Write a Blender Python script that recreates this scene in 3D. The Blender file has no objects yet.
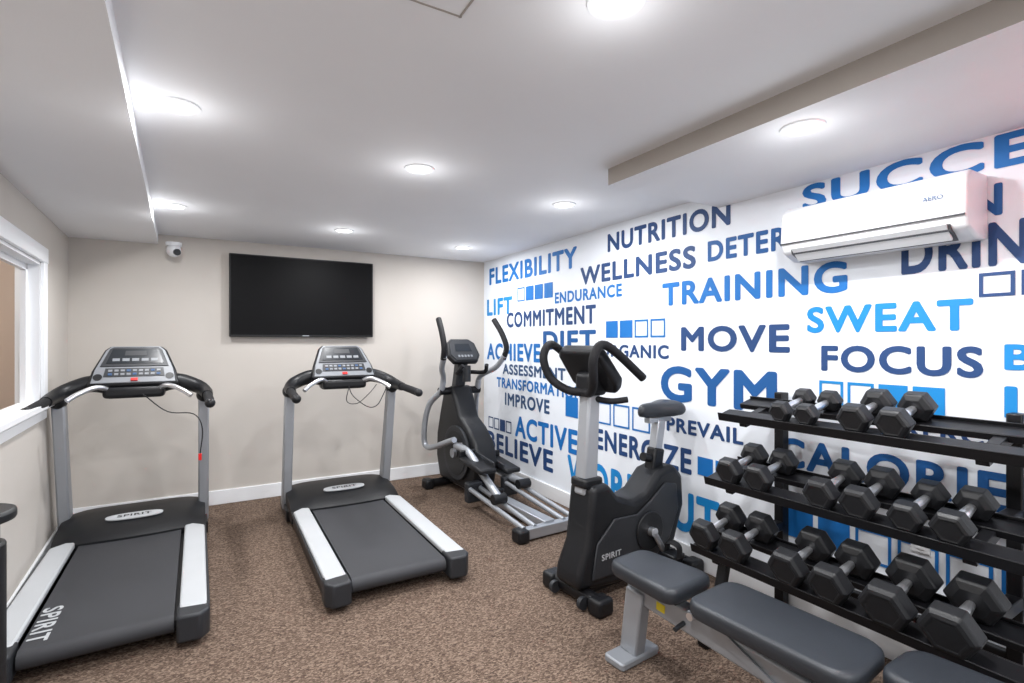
import bpy, bmesh, math
from mathutils import Vector, Matrix, Euler
S = bpy.context.scene
try:
    S.view_settings.view_transform = 'Standard'
    S.view_settings.look = 'None'
except Exception: pass

# ---------------------------------------------------------------- materials
def lin(c):
    o = []
    for v in c:
        v /= 255.0
        o.append(v/12.92 if v <= 0.04045 else ((v+0.055)/1.055)**2.4)
    return (*o, 1)
MATS = {}
def mat(name, col, rough=0.5, metal=0.0, bump=0.0, bscale=200, var=0.06, emit=None, estr=0, coat=0, spec=.5):
    if name in MATS: return MATS[name]
    m = bpy.data.materials.new(name); m.use_nodes = True
    n = m.node_tree.nodes; l = m.node_tree.links
    b = n['Principled BSDF']
    b.inputs['Roughness'].default_value = rough
    b.inputs['Metallic'].default_value = metal
    b.inputs['Specular IOR Level'].default_value = spec
    if coat: b.inputs['Coat Weight'].default_value = coat
    tc = n.new('ShaderNodeTexCoord')
    nz = n.new('ShaderNodeTexNoise'); nz.inputs['Scale'].default_value = 3.0; nz.inputs['Detail'].default_value = 4
    l.new(tc.outputs['Object'], nz.inputs['Vector'])
    rp = n.new('ShaderNodeValToRGB')
    c = lin(col)
    rp.color_ramp.elements[0].position = .3; rp.color_ramp.elements[1].position = .7
    rp.color_ramp.elements[0].color = tuple(max(0, v*(1-var)) for v in c[:3])+(1,)
    rp.color_ramp.elements[1].color = tuple(min(1, v*(1+var)) for v in c[:3])+(1,)
    l.new(nz.outputs['Fac'], rp.inputs['Fac']); l.new(rp.outputs['Color'], b.inputs['Base Color'])
    if bump:
        n2 = n.new('ShaderNodeTexNoise'); n2.inputs['Scale'].default_value = bscale
        l.new(tc.outputs['Object'], n2.inputs['Vector'])
        bp = n.new('ShaderNodeBump'); bp.inputs['Strength'].default_value = bump; bp.inputs['Distance'].default_value = 0.002
        l.new(n2.outputs['Fac'], bp.inputs['Height']); l.new(bp.outputs['Normal'], b.inputs['Normal'])
    if emit:
        b.inputs['Emission Color'].default_value = lin(emit); b.inputs['Emission Strength'].default_value = estr
    MATS[name] = m
    return m

M_WHITE = mat('paint_white_wall', (234,239,246), .6, bump=.1, bscale=150, var=.01)
M_CEIL = mat('paint_ceiling', (234,235,238), .75, bump=.1, bscale=120, var=.01)
M_GREIGE = mat('paint_greige', (196,190,183), .75, bump=.1, bscale=150, var=.015)
M_FACE = mat('soffit_side_beige_shaded', (162,155,148), .7, var=.02)  # beige side, made darker with its shading put into the colour
M_TRIM = mat('paint_trim', (238,240,243), .35, var=.01)
M_HALL = mat('paint_hall', (208,190,176), .7, var=.02)
M_BLACK = mat('plastic_black', (23,24,27), .42, bump=.15, bscale=400, var=.1, spec=.35)
M_BLACKM = mat('powdercoat_black', (20,20,23), .38, metal=.1, bump=.1, bscale=300, var=.1, spec=.35)
M_DGREY = mat('plastic_dark_grey', (42,44,48), .45, bump=.1, bscale=400, spec=.4)
M_CONS = mat('plastic_console_grey', (128,131,136), .42, bump=.05, bscale=400, spec=.4)
M_GRIP = mat('foam_grip', (24,24,27), .7, bump=.4, bscale=500, spec=.3)
M_SILVER = mat('metal_silver', (172,176,182), .35, metal=.55, var=.04)
M_SILVP = mat('plastic_silver', (156,159,164), .4, metal=.15, var=.03)
M_RAIL = mat('side_rail_light', (182,185,188), .5, bump=.2, bscale=500, var=.03)
M_GREYM = mat('metal_bench_grey', (150,154,160), .4, metal=.3, var=.04)
M_BELT = mat('treadmill_belt', (54,55,59), .6, bump=.4, bscale=350, var=.08, spec=.4)
M_VINYL = mat('vinyl_pad', (41,45,51), .42, bump=.3, bscale=220, var=.08, spec=.5)
M_RUB = mat('rubber_hex', (27,28,31), .42, bump=.25, bscale=250, var=.12, spec=.45)
M_CHROME = mat('chrome', (225,226,230), .28, metal=.9, var=.02)
M_SCREEN = mat('screen_glass', (6,6,8), .5, var=.1, spec=.12)
M_LENS = mat('camera_lens_glass', (6,6,8), .1, var=.1)
M_LCD = mat('lcd_display', (34,38,43), .25, var=.1)
M_RED = mat('red_plastic_selflit', (195,25,25), .4, emit=(255,30,30), estr=.15)  # red plastic given a faint emission, though button and clip are no lamps
M_YEL = mat('yellow_label', (215,195,40), .5)
M_WPL = mat('white_plastic', (226,228,231), .3, var=.01)
M_ACG = mat('ac_vent_dark', (60,61,65), .5)
M_LAMP = mat('lamp_lens', (255,255,255), .4, emit=(255,254,252), estr=12)
M_EXIT = mat('exit_glow', (255,30,20), .4, emit=(255,40,30), estr=30)
M_NAVY = mat('paint_navy', (26,64,116), .6, var=.05)
M_GYM = mat('paint_royal', (14,84,148), .6, var=.05)
M_MID = mat('paint_midblue', (8,108,184), .6, var=.05)
M_LITE = mat('paint_brightblue', (8,132,202), .6, var=.05)
M_SLATE = mat('paint_slateblue', (46,78,118), .6, var=.05)

def carpet():
    m = bpy.data.materials.new('carpet_brown'); m.use_nodes = True
    n = m.node_tree.nodes; l = m.node_tree.links; b = n['Principled BSDF']
    b.inputs['Roughness'].default_value = .95
    b.inputs['Specular IOR Level'].default_value = .1
    tc = n.new('ShaderNodeTexCoord'); mp = n.new('ShaderNodeMapping')
    mp.inputs['Rotation'].default_value = (0,0,.5); mp.inputs['Scale'].default_value = (1,1.8,1)
    l.new(tc.outputs['Object'], mp.inputs['Vector'])
    v = n.new('ShaderNodeTexVoronoi'); v.inputs['Scale'].default_value = 95
    l.new(mp.outputs['Vector'], v.inputs['Vector'])
    sep = n.new('ShaderNodeSeparateColor'); l.new(v.outputs['Color'], sep.inputs['Color'])
    nz = n.new('ShaderNodeTexNoise'); nz.inputs['Scale'].default_value = 140; nz.inputs['Detail'].default_value = 6
    l.new(tc.outputs['Object'], nz.inputs['Vector'])
    mx = n.new('ShaderNodeMix'); mx.inputs['Factor'].default_value = .52
    l.new(sep.outputs[0], mx.inputs['A']); l.new(nz.outputs['Fac'], mx.inputs['B'])
    rp = n.new('ShaderNodeValToRGB'); e = rp.color_ramp.elements
    e[0].position = .22; e[0].color = lin((64,52,46)); e[1].position = .8; e[1].color = lin((142,124,110))
    k = e.new(.5); k.color = lin((102,86,75))
    l.new(mx.outputs['Result'], rp.inputs['Fac']); l.new(rp.outputs['Color'], b.inputs['Base Color'])
    bp = n.new('ShaderNodeBump'); bp.inputs['Strength'].default_value = .5; bp.inputs['Distance'].default_value = .003
    l.new(mx.outputs['Result'], bp.inputs['Height']); l.new(bp.outputs['Normal'], b.inputs['Normal'])
    return m
M_CARPET = carpet()

# ---------------------------------------------------------------- geometry helpers
def root(name, loc=(0,0,0), rz=0):
    e = bpy.data.objects.new(name, None); e.empty_display_size = .1
    e.location = loc; e.rotation_euler = (0,0,rz)
    S.collection.objects.link(e); return e
def mk(name, verts, faces, m, parent=None, smooth=False, bevel=0, seg=2, sub=0, M=None):
    me = bpy.data.meshes.new(name)
    if M is not None: verts = [tuple(M @ Vector(v)) for v in verts]
    me.from_pydata([tuple(v) for v in verts], [], faces)
    bm = bmesh.new(); bm.from_mesh(me); bmesh.ops.recalc_face_normals(bm, faces=bm.faces); bm.to_mesh(me); bm.free()
    ms = m if isinstance(m, (list,tuple)) else [m]
    for x in ms: me.materials.append(x)
    o = bpy.data.objects.new(name, me); S.collection.objects.link(o)
    if parent: o.parent = parent
    if bevel:
        b = o.modifiers.new('bevel','BEVEL'); b.width = bevel; b.segments = seg; b.limit_method = 'ANGLE'; b.angle_limit = .6
    if sub:
        s = o.modifiers.new('sub','SUBSURF'); s.levels = sub; s.render_levels = sub
    if smooth or bevel or sub:
        for p in me.polygons: p.use_smooth = True
        if not sub:
            try:
                me.set_sharp_from_angle(angle=math.radians(40))
            except Exception: pass
    return o
def box(name, c, s, m, parent=None, rot=(0,0,0), bevel=0, seg=2, **k):
    M = Matrix.Translation(c) @ Euler(rot).to_matrix().to_4x4()
    x,y,z = s[0]/2, s[1]/2, s[2]/2
    v = [(-x,-y,-z),(x,-y,-z),(x,y,-z),(-x,y,-z),(-x,-y,z),(x,-y,z),(x,y,z),(-x,y,z)]
    f = [(0,3,2,1),(4,5,6,7),(0,1,5,4),(1,2,6,5),(2,3,7,6),(3,0,4,7)]
    return mk(name, v, f, m, parent, bevel=bevel, seg=seg, M=M, **k)
def prism(name, pts, t0, t1, m, parent=None, M=None, axis='x', bevel=0, seg=2, sub=0):
    """polygon pts extruded t0..t1. axis x: pts=(y,z); y: pts=(x,z); z: pts=(x,y)"""
    def P(p,t):
        return {'x':(t,p[0],p[1]),'y':(p[0],t,p[1]),'z':(p[0],p[1],t)}[axis]
    n = len(pts)
    v = [P(p,t0) for p in pts]+[P(p,t1) for p in pts]
    f = [tuple(range(n)), tuple(range(2*n-1,n-1,-1))]+[(i,(i+1)%n,n+(i+1)%n,n+i) for i in range(n)]
    return mk(name, v, f, m, parent, bevel=bevel, seg=seg, M=M, sub=sub)
def catmull(pts, sub=6):
    P = [Vector(p) for p in pts]
    if len(P) < 3: return P
    P = [2*P[0]-P[1]]+P+[2*P[-1]-P[-2]]
    out = []
    for i in range(1, len(P)-2):
        for j in range(sub):
            t = j/sub; a,b,c,d = P[i-1],P[i],P[i+1],P[i+2]
            out.append(.5*((2*b)+(-a+c)*t+(2*a-5*b+4*c-d)*t*t+(-a+3*b-3*c+d)*t**3))
    out.append(P[-2]); return out
def tube(name, pts, r, m, parent=None, sides=12, smooth=True, sub=6, flat=1.0):
    P = catmull(pts, sub) if smooth else [Vector(p) for p in pts]
    n = len(P); T = []
    for i in range(n):
        a = P[max(0,i-1)]; b = P[min(n-1,i+1)]; T.append((b-a).normalized())
    up = Vector((1,0,0)) if abs(T[0].x) < .8 else Vector((0,0,1))
    nrm = (up-T[0]*up.dot(T[0])).normalized()
    v = []; f = []
    for i in range(n):
        nrm = (nrm-T[i]*nrm.dot(T[i])).normalized(); bi = T[i].cross(nrm)
        rr = r if not isinstance(r,(list,tuple)) else r[0]+(r[1]-r[0])*i/(n-1)
        for k in range(sides):
            a = 2*math.pi*k/sides
            v.append(P[i]+nrm*math.cos(a)*rr+bi*math.sin(a)*rr*flat)
    for i in range(n-1):
        for k in range(sides):
            k2 = (k+1)%sides
            f.append((i*sides+k,i*sides+k2,(i+1)*sides+k2,(i+1)*sides+k))
    f.append(tuple(range(sides))); f.append(tuple((n-1)*sides+k for k in range(sides)))
    return mk(name, v, f, m, parent, smooth=True)
def cyl(name, a, b, r, m, parent=None, sides=24, r2=None, bevel=0):
    a=Vector(a); b=Vector(b); T=(b-a).normalized()
    up = Vector((1,0,0)) if abs(T.x)<.8 else Vector((0,0,1))
    u=(up-T*up.dot(T)).normalized(); w=T.cross(u); r2 = r if r2 is None else r2
    v=[]
    for p,rr in((a,r),(b,r2)):
        for k in range(sides):
            t=2*math.pi*k/sides; v.append(p+u*math.cos(t)*rr+w*math.sin(t)*rr)
    f=[tuple(range(sides)),tuple(range(sides,2*sides))]+[(k,(k+1)%sides,sides+(k+1)%sides,sides+k) for k in range(sides)]
    return mk(name,v,f,m,parent,smooth=True,bevel=bevel)
def beam(name, a, b, w, h, m, parent=None, bevel=.006, w2=None, h2=None):
    a=Vector(a); b=Vector(b); T=(b-a).normalized()
    up = Vector((1,0,0)) if abs(T.x)<.8 else Vector((0,1,0))
    u=(up-T*up.dot(T)).normalized(); q=T.cross(u)
    w2=w if w2 is None else w2; h2=h if h2 is None else h2
    v=[]
    for p,ww,hh in((a,w/2,h/2),(b,w2/2,h2/2)):
        v+= [p-u*ww-q*hh,p+u*ww-q*hh,p+u*ww+q*hh,p-u*ww+q*hh]
    f=[(0,1,2,3),(4,5,6,7),(0,1,5,4),(1,2,6,5),(2,3,7,6),(3,0,4,7)]
    return mk(name,v,f,m,parent,bevel=bevel)
def tiltM(origin, a):
    # local x = across, local y = up the face, local z = face normal (toward -Y and up)
    return Matrix.Translation(origin) @ Matrix.Rotation(a,4,'X')
def textmesh(name, s, M, w, h, m, parent, bold=.022):
    cu = bpy.data.curves.new(name+'_c','FONT'); cu.body = s; cu.size = 1
    cu.resolution_u = 5; cu.space_character = 1.12
    o = bpy.data.objects.new(name+'_t', cu); S.collection.objects.link(o)
    bpy.context.view_layer.update()
    dg = bpy.context.evaluated_depsgraph_get()
    me = bpy.data.meshes.new_from_object(o.evaluated_get(dg))
    bpy.data.objects.remove(o)
    base=[Vector(v.co) for v in me.vertices]; polys=[tuple(p.vertices) for p in me.polygons]
    bpy.data.meshes.remove(me)
    # heavier stroke : overlay copies shifted around a small circle, layered like brush coats
    K = 12 if bold else 1
    V=[];F=[]
    for k in range(K):
        a=2*math.pi*k/K; dx,dy=bold*math.cos(a),bold*math.sin(a); n0=len(V)
        for c in base: V.append(Vector((c.x+dx,c.y+dy,k*.00008)))
        for p in polys: F.append(tuple(i+n0 for i in p))
    xs=[c.x for c in V]; ys=[c.y for c in V]
    x0,x1,y0,y1=min(xs),max(xs),min(ys),max(ys)
    sx = w/(x1-x0); sy = h/(y1-y0) if h else sx
    V=[tuple(M@Vector(((c.x-x0)*sx,(c.y-y0)*sy,c.z))) for c in V]
    nm = bpy.data.meshes.new(name); nm.from_pydata(V,[],F); nm.materials.append(m)
    ob = bpy.data.objects.new(name, nm); S.collection.objects.link(ob); ob.parent = parent
    return ob

# ---------------------------------------------------------------- room shell
RX=2.77; BY=5.444; CZ=2.44; FR=-2.6
box('floor',(0.9,1.45,-.05),(4.6,8.3,.1),M_CARPET)
box('ceiling',(0.9,1.45,CZ+.05),(4.6,8.3,.1),M_CEIL)
box('wall_back',(0.85,BY+.05,CZ/2),(3.95,.1,CZ),M_GREIGE)
box('wall_right',(RX+.05,(BY+FR)/2,CZ/2),(.1,BY-FR,CZ),M_WHITE)
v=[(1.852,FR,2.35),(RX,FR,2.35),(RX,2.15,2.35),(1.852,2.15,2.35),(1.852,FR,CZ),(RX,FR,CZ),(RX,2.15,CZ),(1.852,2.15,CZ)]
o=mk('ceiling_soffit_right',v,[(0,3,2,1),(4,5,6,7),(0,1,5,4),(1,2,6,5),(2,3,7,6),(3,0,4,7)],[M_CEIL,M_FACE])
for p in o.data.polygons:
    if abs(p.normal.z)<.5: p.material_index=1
k=math.tan(math.radians(2.9)); L=BY-FR
prism('ceiling_soffit_left',[(-1.045,BY),(-.433,BY),(-.433+k*L,FR),(-1.045+k*L,FR)],2.355,CZ,M_CEIL,axis='z')
A=math.radians(3.0)
LW=Matrix.Translation((-1.041,BY,0))@Matrix.Rotation(A,4,'Z')
def lbox(name,x0,x1,s0,s1,z0,z1,m,bevel=0,parent=None):
    v=[(x0,-s0,z0),(x1,-s0,z0),(x1,-s1,z0),(x0,-s1,z0),(x0,-s0,z1),(x1,-s0,z1),(x1,-s1,z1),(x0,-s1,z1)]
    return mk(name,v,[(0,3,2,1),(4,5,6,7),(0,1,5,4),(1,2,6,5),(2,3,7,6),(3,0,4,7)],m,parent,bevel=bevel,M=LW)
wl=root('wall_left')
s1,s2,z1,z2=1.0,2.9,1.10,2.02
lbox('far_part',-.12,0,-.1,s1,0,CZ,M_GREIGE,parent=wl)
lbox('near_part',-.12,0,s2,L+.1,0,CZ,M_GREIGE,parent=wl)
lbox('below_window',-.12,0,s1,s2,0,z1,M_GREIGE,parent=wl)
lbox('above_window',-.12,0,s1,s2,z2,CZ,M_GREIGE,parent=wl)
wn=root('window_1')
lbox('casing_far',0,.02,s1-.1,s1,z1-.06,z2+.09,M_TRIM,.004,wn)
lbox('casing_near',0,.02,s2,s2+.1,z1-.06,z2+.09,M_TRIM,.004,wn)
lbox('casing_top',0,.024,s1-.1,s2+.1,z2,z2+.1,M_TRIM,.004,wn)
lbox('sill',-.1,.06,s1-.12,s2+.12,z1-.03,z1+.01,M_TRIM,.006,wn)
lbox('apron',0,.02,s1-.08,s2+.08,z1-.11,z1-.03,M_TRIM,.004,wn)
lbox('jamb_far',-.12,.0,s1,s1+.02,z1,z2,M_TRIM,0,wn)
lbox('jamb_near',-.12,.0,s2-.02,s2,z1,z2,M_TRIM,0,wn)
lbox('jamb_top',-.12,.0,s1,s2,z2-.02,z2,M_TRIM,0,wn)
lbox('sash_far',-.09,-.06,s1+.02,s1+.06,z1,z2-.02,M_TRIM,0,wn)
lbox('sash_top',-.09,-.06,s1+.02,s2-.02,z2-.06,z2-.02,M_TRIM,0,wn)
hl=root('hallway_room')
lbox('hall_wall_far',-1.5,-1.4,-.5,4.5,0,CZ,M_HALL,parent=hl)
lbox('hall_ceiling',-1.4,-.12,-.5,4.5,CZ,CZ+.05,M_CEIL,parent=hl)
lbox('hall_floor',-1.4,-.12,-.5,4.5,-.05,0,M_CARPET,parent=hl)
lbox('hall_wall_end',-1.4,-.12,-.6,-.5,0,CZ,M_HALL,parent=hl)
lbox('hall_wall_end2',-1.4,-.12,4.5,4.6,0,CZ,M_HALL,parent=hl)
box('baseboard_back',(0.86,BY-.009,.065),(3.8,.018,.13),M_TRIM,bevel=.004)
box('baseboard_right',(RX-.009,(BY-.02+FR)/2,.065),(.018,BY-.02-FR,.13),M_TRIM,bevel=.004)
lbox('baseboard_left',0,.018,.02,L,0,.13,M_TRIM,.004)
ap=root('ceiling_access_panel',(.36,1.10,CZ))
box('panel',(0,0,-.002),(.5,.5,.004),M_CEIL,ap)
for i,(c,s) in enumerate([((0,.25,-.003),(.51,.006,.006)),((.25,0,-.003),(.006,.51,.006)),((-.25,0,-.003),(.006,.51,.006)),((0,-.25,-.003),(.51,.006,.006))]):
    box('frame_%d'%i,c,s,M_FACE,ap)

# ---------------------------------------------------------------- downlights
def downlight(x,y,z,e=18):
    r=root('recessed_downlight',(x,y,z))
    N=32; v=[]; f=[]
    prof=[(.082,0),(.080,-.006),(.064,-.008),(.060,-.002)]
    for i in range(N):
        a=2*math.pi*i/N
        for (rr,zz) in prof: v.append((rr*math.cos(a),rr*math.sin(a),zz))
    for i in range(N):
        j=(i+1)%N
        for q in range(3): f.append((i*4+q,j*4+q,j*4+q+1,i*4+q+1))
    mk('trim_ring',v,f,M_TRIM,r,smooth=True)
    cyl('lens',(0,0,0),(0,0,-.003),.061,M_LAMP,r,32)
    ld=bpy.data.lights.new('downlight_lamp','AREA'); ld.shape='DISK'; ld.size=.11; ld.energy=e; ld.color=(.985,.99,1)
    lo=bpy.data.objects.new('lamp',ld); lo.location=(0,0,-.012); lo.parent=r; S.collection.objects.link(lo)
    pd=bpy.data.lights.new('ceiling_fill_point','POINT'); pd.energy=e*.065; pd.shadow_soft_size=.06; pd.color=(.985,.99,1)  # extra point light with no fitting, added to brighten the ceiling
    po=bpy.data.objects.new('ceiling_fill',pd); po.location=(0,0,-.15); po.parent=r; S.collection.objects.link(po)
for (x,y) in [(-.13,2.43),(.96,2.66),(2.07,2.86),(.944,4.46),(2.14,4.67),(-.25,4.236),(.956,1.077),(-.13,.9),(.95,-.8),(-.1,-.8)]:
    downlight(x,y,CZ)
downlight(2.016,1.18,2.35)
downlight(2.05,-.6,2.35)
ld=bpy.data.lights.new('hall_lamp','POINT'); ld.energy=22; ld.shadow_soft_size=.08; ld.color=(1,.95,.88)
lo=bpy.data.objects.new('hallway_ceiling_lamp',ld); lo.location=(-1.75,4.3,2.2); S.collection.objects.link(lo)
hd=root('hallway_light_fixture',(-1.75,4.3,CZ))
cyl('lens',(0,0,0),(0,0,-.02),.09,M_LAMP,hd)
w=bpy.data.worlds.new('world'); S.world=w; w.use_nodes=True
w.node_tree.nodes['Background'].inputs[0].default_value=(.93,.96,1,1)
w.node_tree.nodes['Background'].inputs[1].default_value=1.15

# ---------------------------------------------------------------- wall lettering
mural=root('wall_word_mural')
def wm(Y,z): # matrix on right wall: x-> -Y, y-> Z
    return Matrix(((0,0,-1,RX-.002),(-1,0,0,Y),(0,1,0,z),(0,0,0,1)))
WORDS=[('FLEXIBILITY',5.30,3.63,2.155,.19,M_MID),('LIFT',5.36,4.77,1.80,.19,M_LITE),('ENDURANCE',3.97,3.05,1.855,.105,M_MID),
('COMMITMENT',4.89,3.37,1.65,.165,M_NAVY),('NUTRITION',3.22,2.07,2.225,.15,M_NAVY),('WELLNESS',3.58,2.335,1.99,.155,M_NAVY),
('DETERMINATION',2.24,.80,2.015,.135,M_GYM),('SUCCESS',1.62,.41,2.205,.14,M_MID),('TRAINING',2.63,1.39,1.75,.165,M_MID),
('DRINK',1.155,.585,1.81,.18,M_NAVY),('ACHIEVE',5.36,4.22,1.29,.19,M_MID),('DIET',4.17,3.37,1.42,.18,M_GYM),
('ORGANIC',3.32,2.57,1.375,.1,M_NAVY),('ASSESSMENT',4.98,3.8,1.14,.115,M_SLATE),('TRANSFORMATION',5.12,3.55,.985,.115,M_MID),
('IMPROVE',4.93,4.06,.80,.14,M_SLATE),('ACTIVE',4.71,3.62,.49,.225,M_MID),('BELIEVE',5.35,4.0,.25,.21,M_NAVY),
('ENERGIZE',3.37,2.37,.60,.175,M_NAVY),('PREVAIL',2.59,1.98,.87,.1,M_NAVY),('WORKOUT',3.77,2.15,.20,.28,M_LITE),
('GYM',2.645,1.765,1.08,.25,M_GYM),('MOVE',2.46,1.69,1.435,.165,M_NAVY),('SWEAT',1.595,.893,1.545,.14,M_LITE),
('FOCUS',1.52,.86,1.345,.135,M_NAVY),('BREATHE',.795,.05,1.385,.105,M_LITE),('LIFE',.795,.35,1.19,.13,M_LITE),
('CALORIES',1.76,.66,.80,.165,M_GYM),('EXERCISE',1.22,.70,1.06,.085,M_NAVY)]
for i,(t,a,b,z,h,m) in enumerate(WORDS):
    textmesh('word_'+t.lower(),t,wm(a,z),a-b,h,m,mural,bold=.034)
def squares(tag,Ya,Yb,z,h,pat,m):
    n=len(pat); st=(Ya-Yb)/n; w_=st*.86
    for i,c in enumerate(pat):
        y0=Ya-i*st; y1=y0-w_; X=RX-.003
        if c=='#':
            mk('%s_block_%d'%(tag,i),[(X,y0,z),(X,y1,z),(X,y1,z+h),(X,y0,z+h)],[(0,1,2,3)],m,mural)
        else:
            t=.014
            v=[(X,y0,z),(X,y1,z),(X,y1,z+h),(X,y0,z+h),(X,y0-t,z+t),(X,y1+t,z+t),(X,y1+t,z+h-t),(X,y0-t,z+h-t)]
            mk('%s_frame_%d'%(tag,i),v,[(0,1,5,4),(1,2,6,5),(2,3,7,6),(3,0,4,7)],m,mural)
squares('row_a',4.66,3.98,1.92,.145,'o###',M_MID)
squares('row_b',3.24,2.58,1.53,.135,'##oo',M_MID)
squares('row_c',5.32,4.77,.50,.13,'oo#o',M_NAVY)
squares('row_d',3.80,2.72,.82,.18,'##ooo',M_MID)
squares('row_e',.875,.35,1.685,.1,'oooo',M_NAVY)
squares('row_f',1.53,.97,1.165,.13,'oo##',M_LITE)
squares('row_g',1.72,.62,.42,.16,'##oooo',M_MID)
squares('row_h',2.32,1.9,.62,.12,'###',M_MID)

# ---------------------------------------------------------------- television
tv=root('television',(.77,BY,1.93))
box('wall_bracket',(0,-.02,0),(.4,.04,.3),M_BLACKM,tv)
box('casing',(0,-.058,0),(1.32,.036,.77),M_BLACK,tv,bevel=.006)
box('screen',(0,-.078,.004),(1.295,.004,.738),M_SCREEN,tv)
box('maker_mark',(0,-.0785,-.374),(.06,.003,.008),M_SILVER,tv)

# ---------------------------------------------------------------- air conditioner
ac=root('air_conditioner',(RX,1.23,2.05))
prism('body',[(0,-.13),(0,.14),(-.17,.14),(-.205,.11),(-.215,-.04),(-.19,-.095),(-.10,-.13)],-.385,.385,M_WPL,ac,axis='y',bevel=.012,seg=3)
prism('vent_slot',[(-.205,-.075),(-.13,-.128),(-.125,-.135),(-.2,-.1)],-.33,.33,M_ACG,ac,axis='y')
prism('louver',[(-.214,-.070),(-.150,-.128),(-.156,-.136),(-.221,-.078)],-.32,.32,M_WPL,ac,axis='y')
prism('panel_seam',[(-.2175,-.045),(-.2135,-.041),(-.2125,-.047),(-.2165,-.05)],-.38,.38,M_ACG,ac,axis='y')
textmesh('logo','AERO',Matrix(((0,0,-1,-.2165),(-1,0,0,-.24),(0,1,0,.03),(0,0,0,1))),.07,.02,M_SLATE,ac,bold=.02)

# ---------------------------------------------------------------- security camera
sc=root('security_camera',(-.31,5.30,2.355))
cyl('base',(0,0,0),(0,0,-.03),.06,M_WPL,sc)
def ball(name,c,r,m,parent,sc_=(1,1,1)):
    bm=bmesh.new(); bmesh.ops.create_uvsphere(bm,u_segments=24,v_segments=14,radius=r)
    me=bpy.data.meshes.new(name); bm.to_mesh(me); bm.free()
    for v in me.vertices: v.co=Vector((v.co.x*sc_[0],v.co.y*sc_[1],v.co.z*sc_[2]))+Vector(c)
    for p in me.polygons: p.use_smooth=True
    me.materials.append(m); o=bpy.data.objects.new(name,me); S.collection.objects.link(o); o.parent=parent; return o
ball('eyeball',(0,-.01,-.07),.056,M_WPL,sc)
cyl('lens',(.02,-.045,-.085),(.03,-.064,-.09),.028,M_LENS,sc)
tube('cable',[(0,.02,-.02),(.02,.08,-.02),(.02,.14,-.03)],.006,M_WPL,sc)

def outlet(loc):
    r=root('wall_outlet',loc)
    box('plate',(-.003,0,0),(.006,.075,.115),M_WPL,r,bevel=.002)
    for z in(-.025,.025): box('socket_%d'%(z>0),(-.007,0,z),(.003,.034,.03),M_TRIM,r)
outlet((RX,1.08,.6))

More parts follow.
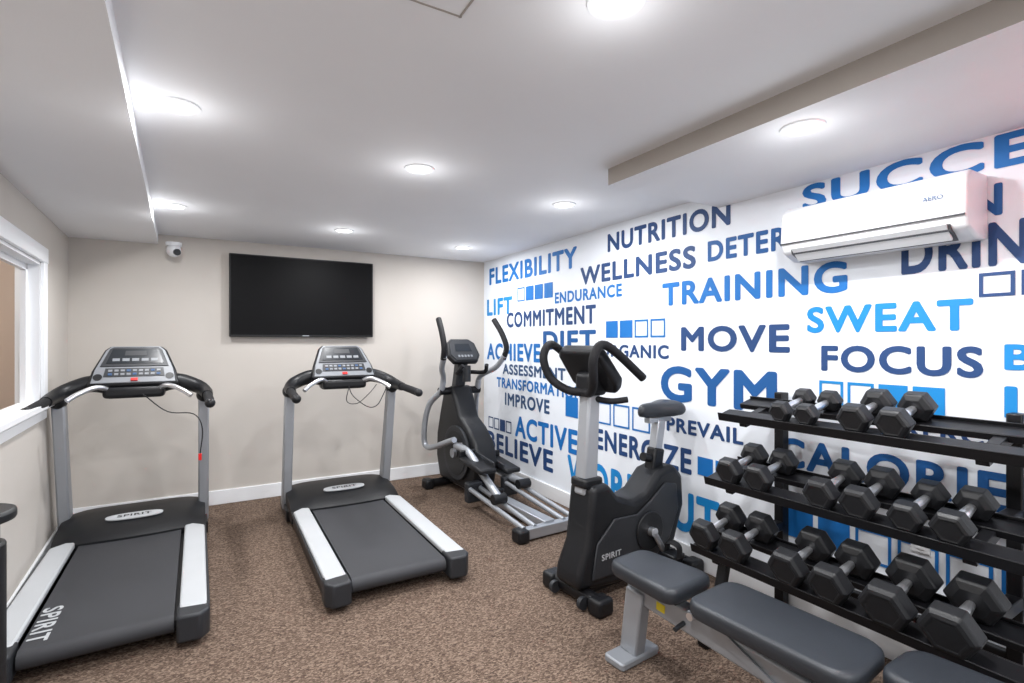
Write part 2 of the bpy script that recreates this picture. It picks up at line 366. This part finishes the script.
# ---------------------------------------------------------------- treadmill
def treadmill(loc,rz,cord):
    r=root('treadmill',loc,rz)
    for s in(-1,1):
        box('side_frame_%d'%s,(s*.375,.78,.085),(.10,1.46,.09),M_BLACKM,r,bevel=.008)
        prism('side_rail_%d'%s,[(s*.305,.10),(s*.425,.08),(s*.428,1.40),(s*.325,1.50),(s*.305,1.50)],.135,.172,M_RAIL,r,axis='z',bevel=.01)
        box('rail_edge_%d'%s,(s*.432,.78,.14),(.012,1.36,.03),M_DGREY,r,bevel=.003)
        prism('end_cap_%d'%s,[(s*.295,.00),(s*.40,-.01),(s*.437,.04),(s*.437,.13),(s*.295,.15)],.035,.168,M_DGREY,r,axis='z',bevel=.014,seg=3)
        cyl('rear_foot_%d'%s,(s*.37,.10,0),(s*.37,.10,.04),.028,M_BLACK,r)
        cyl('front_foot_%d'%s,(s*.39,1.95,0),(s*.39,1.95,.06),.03,M_BLACK,r)
        box('base_foot_%d'%s,(s*.415,1.86,.07),(.075,.46,.1),M_BLACKM,r,bevel=.015)
        beam('upright_%d'%s,(s*.425,1.90,.08),(s*.425,1.66,1.08),.072,.125,M_SILVP,r,bevel=.012,h2=.09)
        tube('arm_%d'%s,[(s*.10,1.72,1.17),(s*.25,1.70,1.20),(s*.38,1.66,1.16),(s*.435,1.56,1.125),(s*.445,1.40,1.11)],[.068,.036],M_BLACK,r,sides=16)
        tube('handrail_%d'%s,[(s*.445,1.50,1.115),(s*.45,1.28,1.105),(s*.455,1.01,1.09)],.030,M_GRIP,r,sides=16)
        ball('handrail_end_%d'%s,(s*.455,1.01,1.09),.032,M_BLACK,r)
        ball('upright_cap_%d'%s,(s*.428,1.655,1.09),.062,M_BLACK,r,(.85,1.2,.9))
        tube('pulse_grip_%d'%s,[(s*.13,1.60,1.15),(s*.20,1.52,1.185),(s*.29,1.46,1.15),(s*.345,1.42,1.11)],.017,M_CHROME,r)
    box('deck',(0,.80,.105),(.60,1.44,.03),M_BLACK,r)
    box('belt',(0,.80,.145),(.57,1.44,.012),M_BELT,r,bevel=.003)
    cyl('rear_roller',(-.285,.085,.108),(.285,.085,.108),.043,M_BELT,r,32)
    box('cross_member',(0,1.9,.07),(.8,.08,.06),M_BLACKM,r,bevel=.008)
    nx=17
    prof=[(0.0,.06),(0.0,.165),(.05,.195),(.16,.235),(.32,.262),(.46,.262),(.57,.235),(.63,.17),(.645,.06)]
    v=[];f=[]
    for i in range(nx):
        u=-1+2*i/(nx-1)
        x=.435*u; bow=.05*(1-u*u)
        hs=1-.22*abs(u)**6
        for (py,pz) in prof:
            v.append((x,1.45+py-(bow if py<.2 else 0), .06+(pz-.06)*hs))
    n=len(prof)
    for i in range(nx-1):
        for q in range(n-1): f.append((i*n+q,i*n+q+1,(i+1)*n+q+1,(i+1)*n+q))
        f.append((i*n+n-1,i*n,(i+1)*n,(i+1)*n+n-1))
    f.append(tuple(range(n))); f.append(tuple((nx-1)*n+q for q in range(n)))
    mk('motor_hood',v,f,M_BLACK,r,smooth=True)
    pts=[]
    for i in range(24):
        a=2*math.pi*i/24; pts.append((.17*math.copysign(abs(math.cos(a))**.8,math.cos(a)),.042*math.copysign(abs(math.sin(a))**.8,math.sin(a))))
    Mb=tiltM((0,1.60,.2535),.20)
    prism('hood_badge',pts,-.006,.006,M_RAIL,r,M=Mb,axis='z',bevel=.003)
    textmesh('badge_text','SPIRIT',Mb@Matrix.Translation((-.10,-.016,.0075)),.20,.032,M_BLACK,r)
    if cord==0:
        textmesh('belt_text','SPIRIT',Matrix.Translation((-.275,.48,.1525))@Matrix.Rotation(-math.pi/2,4,'Z'),.36,.08,M_RAIL,r)
    # console
    a=math.radians(54); O=(0,1.56,1.195); Mc=tiltM(O,a)@Matrix.Diagonal((.94,.95,1,1))
    out=[(-.285,0),(.285,0),(.265,.13),(.20,.32),(.165,.36),(-.165,.36),(-.20,.32),(-.265,.13)]
    prism('console_shell',out,-.07,0,M_BLACK,r,M=Mc,axis='z',bevel=.02,seg=3)
    inn=[(-.262,.015),(.262,.015),(.245,.13),(.188,.305),(.155,.345),(-.155,.345),(-.188,.305),(-.245,.13)]
    prism('console_face',inn,0,.008,M_CONS,r,M=Mc,axis='z',bevel=.006)
    prism('display_bezel',[(-.215,.155),(.215,.155),(.165,.315),(.14,.333),(-.14,.333),(-.165,.315)],.008,.014,M_DGREY,r,M=Mc,axis='z',bevel=.004)
    prism('display',[(-.18,.18),(.18,.18),(.145,.312),(-.145,.312)],.014,.017,M_LCD,r,M=Mc,axis='z')
    for i,x in enumerate((-.12,-.06,0,.06,.12)):
        prism('readout_%d'%i,[(x-.022,.20),(x+.022,.20),(x+.022,.225),(x-.022,.225)],.017,.0185,M_CONS,r,M=Mc,axis='z')
    prism('readout_matrix',[(-.07,.25),(.07,.25),(.065,.295),(-.065,.295)],.017,.0185,M_DGREY,r,M=Mc,axis='z')
    prism('keypad',[(-.19,.065),(.19,.065),(.18,.14),(-.18,.14)],.008,.012,M_DGREY,r,M=Mc,axis='z')
    for i in range(9):
        for j in range(2):
            x=-.15+.0375*i; y=.076+.032*j
            prism('button_%d_%d'%(i,j),[(x-.012,y),(x+.012,y),(x+.012,y+.018),(x-.012,y+.018)],.012,.016,M_CONS if (i+j)%4 else M_SLATE,r,M=Mc,axis='z')
    prism('stop_button',[(-.022,.025),(.022,.025),(.022,.048),(-.022,.048)],.008,.02,M_RED,r,M=Mc,axis='z',bevel=.003)
    for s in(-1,1):
        cyl('cup_holder_%d'%s,Mc@Vector((s*.222,.065,.0)),Mc@Vector((s*.222,.065,.011)),.026,M_BLACK,r)
    box('console_neck',(0,1.70,1.16),(.36,.14,.14),M_BLACK,r,bevel=.03,seg=3)
    box('heart_rate_bridge',(0,1.60,1.14),(.36,.10,.08),M_BLACK,r,bevel=.025,seg=3)
    if cord==0:
        tube('safety_cord',[(.05,1.52,1.13),(.2,1.46,1.0),(.36,1.46,.97),(.415,1.5,.85),(.40,1.52,.66)],.004,M_BLACK,r,sides=6)
        box('safety_clip',(.40,1.52,.64),(.022,.012,.05),M_RED,r,bevel=.003)
    else:
        tube('safety_cord',[(.02,1.52,1.12),(.05,1.48,1.04),(.16,1.44,.95),(.24,1.44,.96),(.3,1.46,1.05),(.33,1.47,1.11)],.004,M_BLACK,r,sides=6)
        tube('headphone_cord',[(.03,1.55,1.12),(.0,1.50,1.0),(.08,1.47,.98),(.18,1.47,1.06),(.25,1.5,1.13)],.0035,M_BLACK,r,sides=6)
treadmill((-.458,2.94,0),math.radians(1.5),0)
treadmill((.955,2.91,0),0,1)

# ---------------------------------------------------------------- elliptical trainer
def elliptical(loc,rz):
    r=root('elliptical_trainer',loc,rz)
    cyl('front_stabilizer',(-.28,.82,.05),(.28,.82,.05),.042,M_BLACKM,r)
    for s in(-1,1):
        box('front_cap_%d'%s,(s*.28,.82,.05),(.09,.13,.10),M_BLACK,r,bevel=.02)
        box('rear_cap_%d'%s,(s*.27,-.86,.05),(.10,.12,.10),M_BLACK,r,bevel=.02)
    beam('rear_stabilizer',(-.27,-.86,.055),(.27,-.86,.055),.07,.08,M_SILVER,r)
    beam('main_beam',(0,.85,.09),(0,-.86,.075),.10,.08,M_SILVER,r)
    prof=[(.90,.08),(.98,.30),(.97,.54),(.89,.78),(.80,1.02),(.62,1.06),(.53,.92),(.45,.76),(.30,.68),(.15,.55),(.08,.36),(.14,.14),(.28,.08)]
    prism('flywheel_housing',prof,-.115,.115,M_BLACK,r,bevel=.035,seg=3)
    for s in(-1,1):
        cyl('crank_disc_%d'%s,(s*.112,.48,.41),(s*.14,.48,.41),.265,M_DGREY,r,40,bevel=.006)
        cyl('disc_ring_%d'%s,(s*.14,.48,.41),(s*.144,.48,.41),.215,M_BLACK,r,40)
        cyl('hub_%d'%s,(s*.14,.48,.41),(s*.175,.48,.41),.045,M_SILVER,r)
        for q in(-.05,.05):
            cyl('ramp_rail_%d_%d'%(s,q>0),(s*.19+q,.02,.19),(s*.19+q,-.86,.09),.020,M_SILVER,r)
        box('ramp_head_%d'%s,(s*.19,.02,.15),(.15,.08,.18),M_DGREY,r,bevel=.015)
        cy,cz=.46+(-.12 if s<0 else .12), .40+(.11 if s<0 else -.11)
        cyl('crank_pin_%d'%s,(s*.14,cy,cz),(s*.21,cy,cz),.024,M_CHROME,r)
        ry=-.42 if s<0 else -.22
        rz_=.21+(.105*(ry-.02)/.88)+.05
        tube('pedal_arm_%d'%s,[(s*.20,cy,cz),(s*.20,cy-.25,cz-.02),(s*.19,(cy+ry)/2-.12,(cz+rz_)/2-.02),(s*.19,ry,rz_)],.033,M_SILVER,r)
        cyl('roller_%d'%s,(s*.19-.06,ry,rz_-.01),(s*.19+.06,ry,rz_-.01),.042,M_BLACK,r)
        py=(cy-.42); pz=(cz+rz_)/2+.055
        box('pedal_%d'%s,(s*.205,py,pz),(.165,.40,.045),M_BLACK,r,rot=(.12,0,0),bevel=.015)
        box('pedal_front_lip_%d'%s,(s*.205,py+.19,pz+.05),(.165,.03,.10),M_BLACK,r,rot=(.1,0,0),bevel=.012)
        box('pedal_side_lip_%d'%s,(s*.125,py+.02,pz+.035),(.015,.36,.05),M_DGREY,r,rot=(.12,0,0),bevel=.006)
        d=.06 if s<0 else -.06
        tube('swing_arm_lower_%d'%s,[(s*.23,cy-.02,cz+.06),(s*.28,.80+d*.5,.42),(s*.30,.86,.62),(s*.27,.80,.86),(s*.21,.66,1.0),(s*.20,.62,1.10)],.029,M_SILVER,r,sides=14)
        tube('swing_arm_upper_%d'%s,[(s*.20,.66,1.0),(s*.21,.60,1.14),(s*.27,.45+d,1.24),(s*.30,.33+d,1.36)],.027,M_SILVER,r,sides=14)
        tube('swing_grip_%d'%s,[(s*.30,.35+d,1.33),(s*.31,.31+d,1.44),(s*.30,.38+d,1.58),(s*.28,.50+d,1.72)],.028,M_GRIP,r,sides=14)
    cyl('pivot_axle',(-.23,.66,1.0),(.23,.66,1.0),.038,M_BLACKM,r)
    beam('mast',(0,.72,.92),(0,.60,1.36),.11,.11,M_DGREY,r,bevel=.02)
    Mc=tiltM((0,.50,1.30),math.radians(55))
    prism('console_shell',[(-.13,0),(.13,0),(.18,.08),(.16,.23),(.10,.28),(-.10,.28),(-.16,.23),(-.18,.08)],-.06,0,M_BLACK,r,M=Mc,axis='z',bevel=.015,seg=3)
    prism('console_face',[(-.11,.02),(.11,.02),(.15,.08),(.135,.215),(.085,.26),(-.085,.26),(-.135,.215),(-.15,.08)],0,.006,M_DGREY,r,M=Mc,axis='z')
    prism('display',[(-.09,.12),(.09,.12),(.08,.21),(-.08,.21)],.006,.009,M_LCD,r,M=Mc,axis='z')
    for i in range(5): prism('button_%d'%i,[(-.08+i*.035,.05),(-.058+i*.035,.05),(-.058+i*.035,.075),(-.08+i*.035,.075)],.006,.01,M_CONS,r,M=Mc,axis='z')
    for s in(-1,1):
        tube('fixed_handle_%d'%s,[(0,.60,1.20),(s*.10,.52,1.19),(s*.15,.40,1.20),(s*.13,.33,1.27)],.020,M_GRIP,r)
    cyl('bottle',(0,.50,1.10),(0,.50,1.26),.04,M_DGREY,r)
    beam('step_cover',(0,.30,.12),(0,-.1,.12),.14,.10,M_BLACK,r,bevel=.02)
elliptical((2.20,4.15,0),math.radians(3))

# ---------------------------------------------------------------- upright exercise bike
def bike(loc,rz):
    r=root('exercise_bike',loc,rz)
    for y,n,wd in((.44,'front',.20),(-.40,'rear',.19)):
        cyl(n+'_stabilizer',(-wd,y,.055),(wd,y,.055),.042,M_BLACKM,r)
        for s in(-1,1):
            box(n+'_cap_%d'%s,(s*wd,y,.048),(.10,.12,.096),M_BLACK,r,bevel=.022,seg=3)
    for s in(-1,1): cyl('transport_wheel_%d'%s,(s*.12-.012,.50,.045),(s*.12+.012,.50,.045),.035,M_DGREY,r)
    beam('base_beam',(0,.44,.08),(0,-.40,.08),.12,.08,M_BLACKM,r)
    prof=[(.52,.10),(.51,.20),(.44,.34),(.42,.50),(.40,.665),(.27,.67),(.19,.58),(.06,.53),(-.06,.56),(-.18,.67),(-.33,.70),(-.42,.62),(-.43,.42),(-.34,.20),(-.15,.08),(.2,.06)]
    prism('drive_housing',prof,-.105,.105,M_BLACK,r,bevel=.035,seg=3)
    prof2=[(.42,.14),(.38,.34),(.24,.46),(.04,.45),(-.08,.51),(-.22,.60),(-.33,.58),(-.35,.42),(-.26,.24),(-.08,.13)]
    for s in(-1,1):
        prism('side_cover_%d'%s,prof2,min(s*.103,s*.118),max(s*.103,s*.118),M_DGREY,r,bevel=.01)
        cyl('crank_cover_%d'%s,(s*.116,-.06,.33),(s*.132,-.06,.33),.12,M_BLACK,r,36,bevel=.006)
        cyl('crank_hub_%d'%s,(s*.12,-.06,.33),(s*.165,-.06,.33),.028,M_CHROME,r)
        ang=math.radians(-125 if s<0 else 55)
        py=-.06+.17*math.cos(ang); pz=.33+.17*math.sin(ang)
        beam('crank_arm_%d'%s,(s*.155,-.06,.33),(s*.155,py,pz),.02,.035,M_CHROME,r)
        box('pedal_%d'%s,(s*.22,py,pz),(.10,.11,.03),M_BLACK,r,bevel=.008)
        tube('pedal_strap_%d'%s,[(s*.175,py,pz),(s*.185,py,pz+.06),(s*.225,py+.01,pz+.08),(s*.265,py,pz+.06),(s*.27,py,pz)],.008,M_GRIP,r,flat=3)
    textmesh('side_badge','SPIRIT',Matrix(((0,0,-1,-.1195),(-1,0,0,.35),(0,1,0,.24),(0,0,0,1))),.16,.035,M_RAIL,r)
    beam('mast',(0,.365,.60),(0,.325,1.26),.09,.11,M_SILVP,r,bevel=.015,h2=.09)
    box('mast_collar',(0,.355,.675),(.13,.15,.06),M_BLACK,r,bevel=.018)
    Mc=tiltM((0,.20,1.235),math.radians(52))
    prism('console_shell',[(-.14,0),(.14,0),(.19,.07),(.178,.28),(.14,.32),(-.14,.32),(-.178,.28),(-.19,.07)],-.075,0,M_BLACK,r,M=Mc,axis='z',bevel=.022,seg=3)
    prism('console_face',[(-.12,.015),(.12,.015),(.163,.07),(.153,.27),(.12,.30),(-.12,.30),(-.153,.27),(-.163,.07)],0,.006,M_DGREY,r,M=Mc,axis='z')
    prism('display',[(-.12,.13),(.12,.13),(.113,.26),(-.113,.26)],.006,.009,M_LCD,r,M=Mc,axis='z')
    for i in range(6): prism('button_%d'%i,[(-.10+i*.035,.06),(-.078+i*.035,.06),(-.078+i*.035,.085),(-.10+i*.035,.085)],.006,.01,M_CONS,r,M=Mc,axis='z')
    box('console_neck',(0,.32,1.25),(.14,.15,.14),M_BLACK,r,bevel=.03,seg=3)
    for s in(-1,1):
        tube('handlebar_%d'%s,[(0,.38,1.20),(s*.10,.42,1.21),(s*.185,.48,1.28),(s*.215,.51,1.40),(s*.22,.46,1.48),(s*.23,.36,1.445),(s*.24,.14,1.29)],.025,M_GRIP,r,sides=14)
        tube('lower_grip_%d'%s,[(0,.34,1.17),(s*.10,.26,1.15),(s*.16,.18,1.16)],.018,M_GRIP,r,sides=12)
    beam('seat_post_sleeve',(0,-.22,.58),(0,-.27,.80),.08,.095,M_BLACK,r,bevel=.015)
    beam('seat_post',(0,-.25,.72),(0,-.30,.98),.06,.07,M_SILVER,r,bevel=.008)
    cyl('post_knob',(0,-.20,.74),(0,-.14,.755),.028,M_BLACK,r)
    beam('seat_slider',(0,-.18,.985),(0,-.40,.985),.05,.035,M_SILVER,r)
    out=[(.17,.022),(.12,.032),(.04,.045),(-.03,.085),(-.09,.125),(-.14,.135),(-.17,.11),(-.18,.05)]
    pts=[(x,y) for (y,x) in out]+[(-x,y) for (y,x) in reversed(out)]
    n=len(pts); layers=[(.80,.0),(1,.025),(1,.06),(.82,.09),(.4,.098)]
    v=[];f=[]
    for (sc_,z) in layers:
        for (x,y) in pts:
            v.append((x*sc_, -.27+(y+.02)*(sc_*.5+.5)-.02, 1.0+z+ .12*max(0,-y-.08)))
    for a_ in range(len(layers)-1):
        for q in range(n): f.append((a_*n+q,a_*n+(q+1)%n,(a_+1)*n+(q+1)%n,(a_+1)*n+q))
    f.append(tuple(range(n))); f.append(tuple((len(layers)-1)*n+q for q in range(n)))
    mk('saddle',v,f,M_VINYL,r,smooth=True,sub=1)
bike((2.255,2.43,0),math.radians(95))

# ---------------------------------------------------------------- dumbbell rack and dumbbells
TA=math.radians(15); U=Vector((math.cos(TA),0,math.sin(TA))); NN=Vector((-math.sin(TA),0,math.cos(TA)))
TIERS=[Vector((2.495,0,1.14)),Vector((2.385,0,.81)),Vector((2.28,0,.475))]
rk=root('dumbbell_rack',(0,0,0))
Y0,Y1=.48,1.84
def slab(name,T,u0,u1,t0,t1,ya,yb,m,bevel=.002):
    v=[]
    for y in(ya,yb):
        for (u,t) in((u0,t0),(u1,t0),(u1,t1),(u0,t1)):
            p=T+U*u+NN*t; v.append((p.x,y,p.z))
    return mk(name,v,[(0,1,2,3),(4,5,6,7),(0,1,5,4),(1,2,6,5),(2,3,7,6),(3,0,4,7)],m,rk,bevel=bevel)
for i,T in enumerate(TIERS):
    slab('tier%d_front_shelf'%i,T,-.14,-.05,-.006,0,Y0,Y1,M_BLACKM)
    slab('tier%d_rear_shelf'%i,T,.05,.14,-.006,0,Y0,Y1,M_BLACKM)
    slab('tier%d_front_lip'%i,T,-.146,-.14,-.03,.014,Y0,Y1,M_BLACKM)
    slab('tier%d_rear_lip'%i,T,.14,.146,-.03,.014,Y0,Y1,M_BLACKM)
    slab('tier%d_inner_a'%i,T,-.05,-.045,-.028,0,Y0,Y1,M_BLACKM)
    slab('tier%d_inner_b'%i,T,.045,.05,-.028,0,Y0,Y1,M_BLACKM)
    for j,y in enumerate((.74,1.70)):
        slab('tier%d_arm_%d'%(i,j),T,-.14,.14,-.05,-.007,y-.02,y+.02,M_BLACKM)
        p=T+U*.14-NN*.03
        beam('tier%d_bracket_%d'%(i,j),(p.x-.02,y,p.z),(2.70,y,p.z+.01),.05,.05,M_BLACKM,rk)
for j,y in enumerate((.74,1.70)):
    beam('post_%d'%j,(2.705,y,.03),(2.705,y,1.22),.06,.05,M_BLACKM,rk)
    beam('foot_%d'%j,(2.06,y,.03),(2.73,y,.03),.06,.05,M_BLACKM,rk)
    beam('front_strut_%d'%j,(2.14,y,.05),(2.24,y,.425),.04,.05,M_BLACKM,rk)
beam('rear_crossbar',(2.705,.74,.25),(2.705,1.70,.25),.04,.06,M_BLACKM,rk)

def hexdb(center,R,hl,gap):
    verts=[];faces=[];mi=[]
    Vv=Vector((0,1,0))
    def ring(u,rad,n,off):
        b=len(verts)
        for k_ in range(n):
            t=2*math.pi*k_/n+off
            verts.append(center+U*u+Vv*math.cos(t)*rad+NN*math.sin(t)*rad)
        return b
    def loft(stack,n,m):
        for q in range(len(stack)-1):
            a_,b_=stack[q],stack[q+1]
            for k_ in range(n):
                faces.append((a_+k_,a_+(k_+1)%n,b_+(k_+1)%n,b_+k_)); mi.append(m)
        faces.append(tuple(stack[0]+k_ for k_ in range(n))); mi.append(m)
        faces.append(tuple(stack[-1]+k_ for k_ in range(n))); mi.append(m)
    for s in(-1,1):
        st=[]
        for (u,rr) in((gap,.62*R),(gap+.012,.90*R),(gap+.02,R),(gap+hl-.018,R),(gap+hl-.006,.88*R),(gap+hl,.70*R),(gap+hl-.003,.62*R),(gap+hl-.003,.1*R)):
            st.append(ring(s*u,rr,6,0))
        loft(st,6,0)
    st=[ring(u,rr,14,0) for (u,rr) in((-gap-.002,.015),(-gap*.5,.017),(0,.0195),(gap*.5,.017),(gap+.002,.015))]
    loft(st,14,1)
    me=bpy.data.meshes.new('dumbbell'); me.from_pydata([tuple(v-center) for v in verts],[],faces)
    me.materials.append(M_RUB); me.materials.append(M_CHROME)
    for i_,p in enumerate(me.polygons): p.material_index=mi[i_]
    bm=bmesh.new(); bm.from_mesh(me); bmesh.ops.recalc_face_normals(bm,faces=bm.faces); bm.to_mesh(me); bm.free()
    o=bpy.data.objects.new('dumbbell',me); o.location=center; S.collection.objects.link(o)
    b=o.modifiers.new('bevel','BEVEL'); b.width=.004; b.segments=2; b.limit_method='ANGLE'
DB=[(0,[(1.50,.054),(1.375,.054),(1.165,.068),(1.018,.068)]),
    (1,[(1.70,.070),(1.54,.070),(1.245,.072),(1.095,.072),(.93,.062),(.79,.066)]),
    (2,[(1.765,.080),(1.59,.080),(1.325,.083),(1.15,.083),(.945,.090),(.755,.090)])]
for ti,lst in DB:
    for (y,R) in lst:
        T=TIERS[ti]; c=Vector((T.x,y,T.z))+NN*(R*math.cos(math.pi/6)+.002)
        hexdb(c,R,.05+R*.45,.062)

# ---------------------------------------------------------------- weight benches
def pad(name,pts,z0,t,parent,m=M_VINYL):
    n=len(pts); cx=sum(p[0] for p in pts)/n; cy=sum(p[1] for p in pts)/n
    layers=[(.97,0),(1,.012),(1,t-.022),(.985,t-.010),(.94,t-.002),(.86,t)]
    v=[];f=[]
    for (s_,z) in layers:
        for p in pts:
            dx,dy=p[0]-cx,p[1]-cy; L_=math.hypot(dx,dy); q=(L_-(1-s_)*.25)/L_
            v.append((cx+dx*q,cy+dy*q,z0+z))
    for a_ in range(len(layers)-1):
        for q in range(n): f.append((a_*n+q,a_*n+(q+1)%n,(a_+1)*n+(q+1)%n,(a_+1)*n+q))
    f.append(tuple(range(n))); f.append(tuple((len(layers)-1)*n+q for q in range(n)))
    return mk(name,v,f,m,parent,smooth=True)
def rpoly(corners,r=.05,seg=6):
    out=[];n=len(corners)
    for i in range(n):
        p=Vector(corners[i]); a_=(Vector(corners[i-1])-p).normalized(); b_=(Vector(corners[(i+1)%n])-p).normalized()
        A_=p+a_*r; B_=p+b_*r
        for j in range(seg+1):
            t=j/seg; q=A_*(1-t)**2+p*2*t*(1-t)+B_*t*t; out.append((q.x,q.y))
    return out
def bench(loc,rz):
    r=root('weight_bench',loc,rz)
    pad('seat_pad',rpoly([(-.16,.11),(.15,.11),(.12,.50),(-.13,.50)],.07),.41,.062,r)
    pad('back_pad',rpoly([(-.16,-.55),(.15,-.55),(.17,.06),(-.15,.06)],.08),.41,.062,r)
    box('seat_plate',(0,.29,.40),(.18,.30,.02),M_BLACKM,r)
    for s in(-1,1): beam('back_rail_%d'%s,(s*.07,-.50,.395),(s*.07,.04,.395),.03,.03,M_GREYM,r)
    beam('main_beam',(0,.46,.335),(0,-.62,.25),.07,.10,M_GREYM,r,bevel=.01)
    beam('seat_support',(0,.30,.34),(0,.30,.40),.05,.06,M_GREYM,r)
    beam('front_leg',(-.02,.40,.34),(-.02,.44,.03),.07,.10,M_GREYM,r,bevel=.01)
    prism('front_foot',rpoly([(-.15,.38),(.11,.38),(.11,.50),(-.15,.50)],.02),.0,.035,M_GREYM,r,axis='z',bevel=.008)
    beam('rear_leg',(0,-.56,.28),(0,-.64,.03),.06,.09,M_GREYM,r,bevel=.01)
    beam('rear_foot',(-.25,-.64,.03),(.25,-.64,.03),.09,.05,M_GREYM,r,bevel=.012)
    for s in(-1,1):
        box('rear_foot_cap_%d'%s,(s*.25,-.64,.027),(.03,.10,.054),M_BLACK,r,bevel=.008)
        prism('ladder_plate_%d'%s,[(-.30,.24),(-.26,.24),(.06,.34),(.06,.38),(.0,.38)],s*.045-.004,s*.045+.004,M_GREYM,r)
    cyl('pivot',(-.08,.08,.365),(.08,.08,.365),.016,M_CHROME,r)
    beam('prop_strut',(0,-.30,.385),(0,-.14,.26),.03,.03,M_CHROME,r)
    tube('pull_pin',[(-.03,.14,.30),(-.07,.14,.295),(-.095,.14,.29)],.010,M_DGREY,r)
    box('warning_label',(-.0365,.26,.315),(.003,.045,.035),M_YEL,r,rot=(.08,0,0))
bench((1.775,1.385,0),math.radians(5))
bench((1.94,.325,0),math.radians(1))

# ---------------------------------------------------------------- stand at far left
st=root('sanitizer_wipe_stand',(-.665,2.23,0))
cyl('body',(0,0,.02),(0,0,.86),.085,M_BLACK,st,36,bevel=.008)
cyl('base',(0,0,0),(0,0,.03),.11,M_DGREY,st,36,bevel=.006)
cyl('lid',(0,0,.93),(0,0,.965),.11,M_BLACK,st,36,bevel=.01)
cyl('neck',(0,0,.86),(0,0,.93),.07,M_DGREY,st,36)
ex=root('exit_sign',(2.3,.1,2.35))
box('housing',(0,0,-.11),(.30,.03,.19),M_WPL,ex,bevel=.005)
box('stem',(0,0,-.01),(.04,.02,.02),M_WPL,ex)
textmesh('letters','EXIT',Matrix(((-1,0,0,.12),(0,0,1,.018),(0,1,0,-.17),(0,0,0,1))),.24,.12,M_EXIT,ex)

# ---------------------------------------------------------------- camera
cd=bpy.data.cameras.new('camera'); cd.lens=18; cd.sensor_width=36; cd.clip_start=.02
co=bpy.data.objects.new('camera',cd); co.location=(0,0,1.5)
co.rotation_euler=(math.radians(90),0,math.radians(-30.1)); S.collection.objects.link(co)
S.camera=co
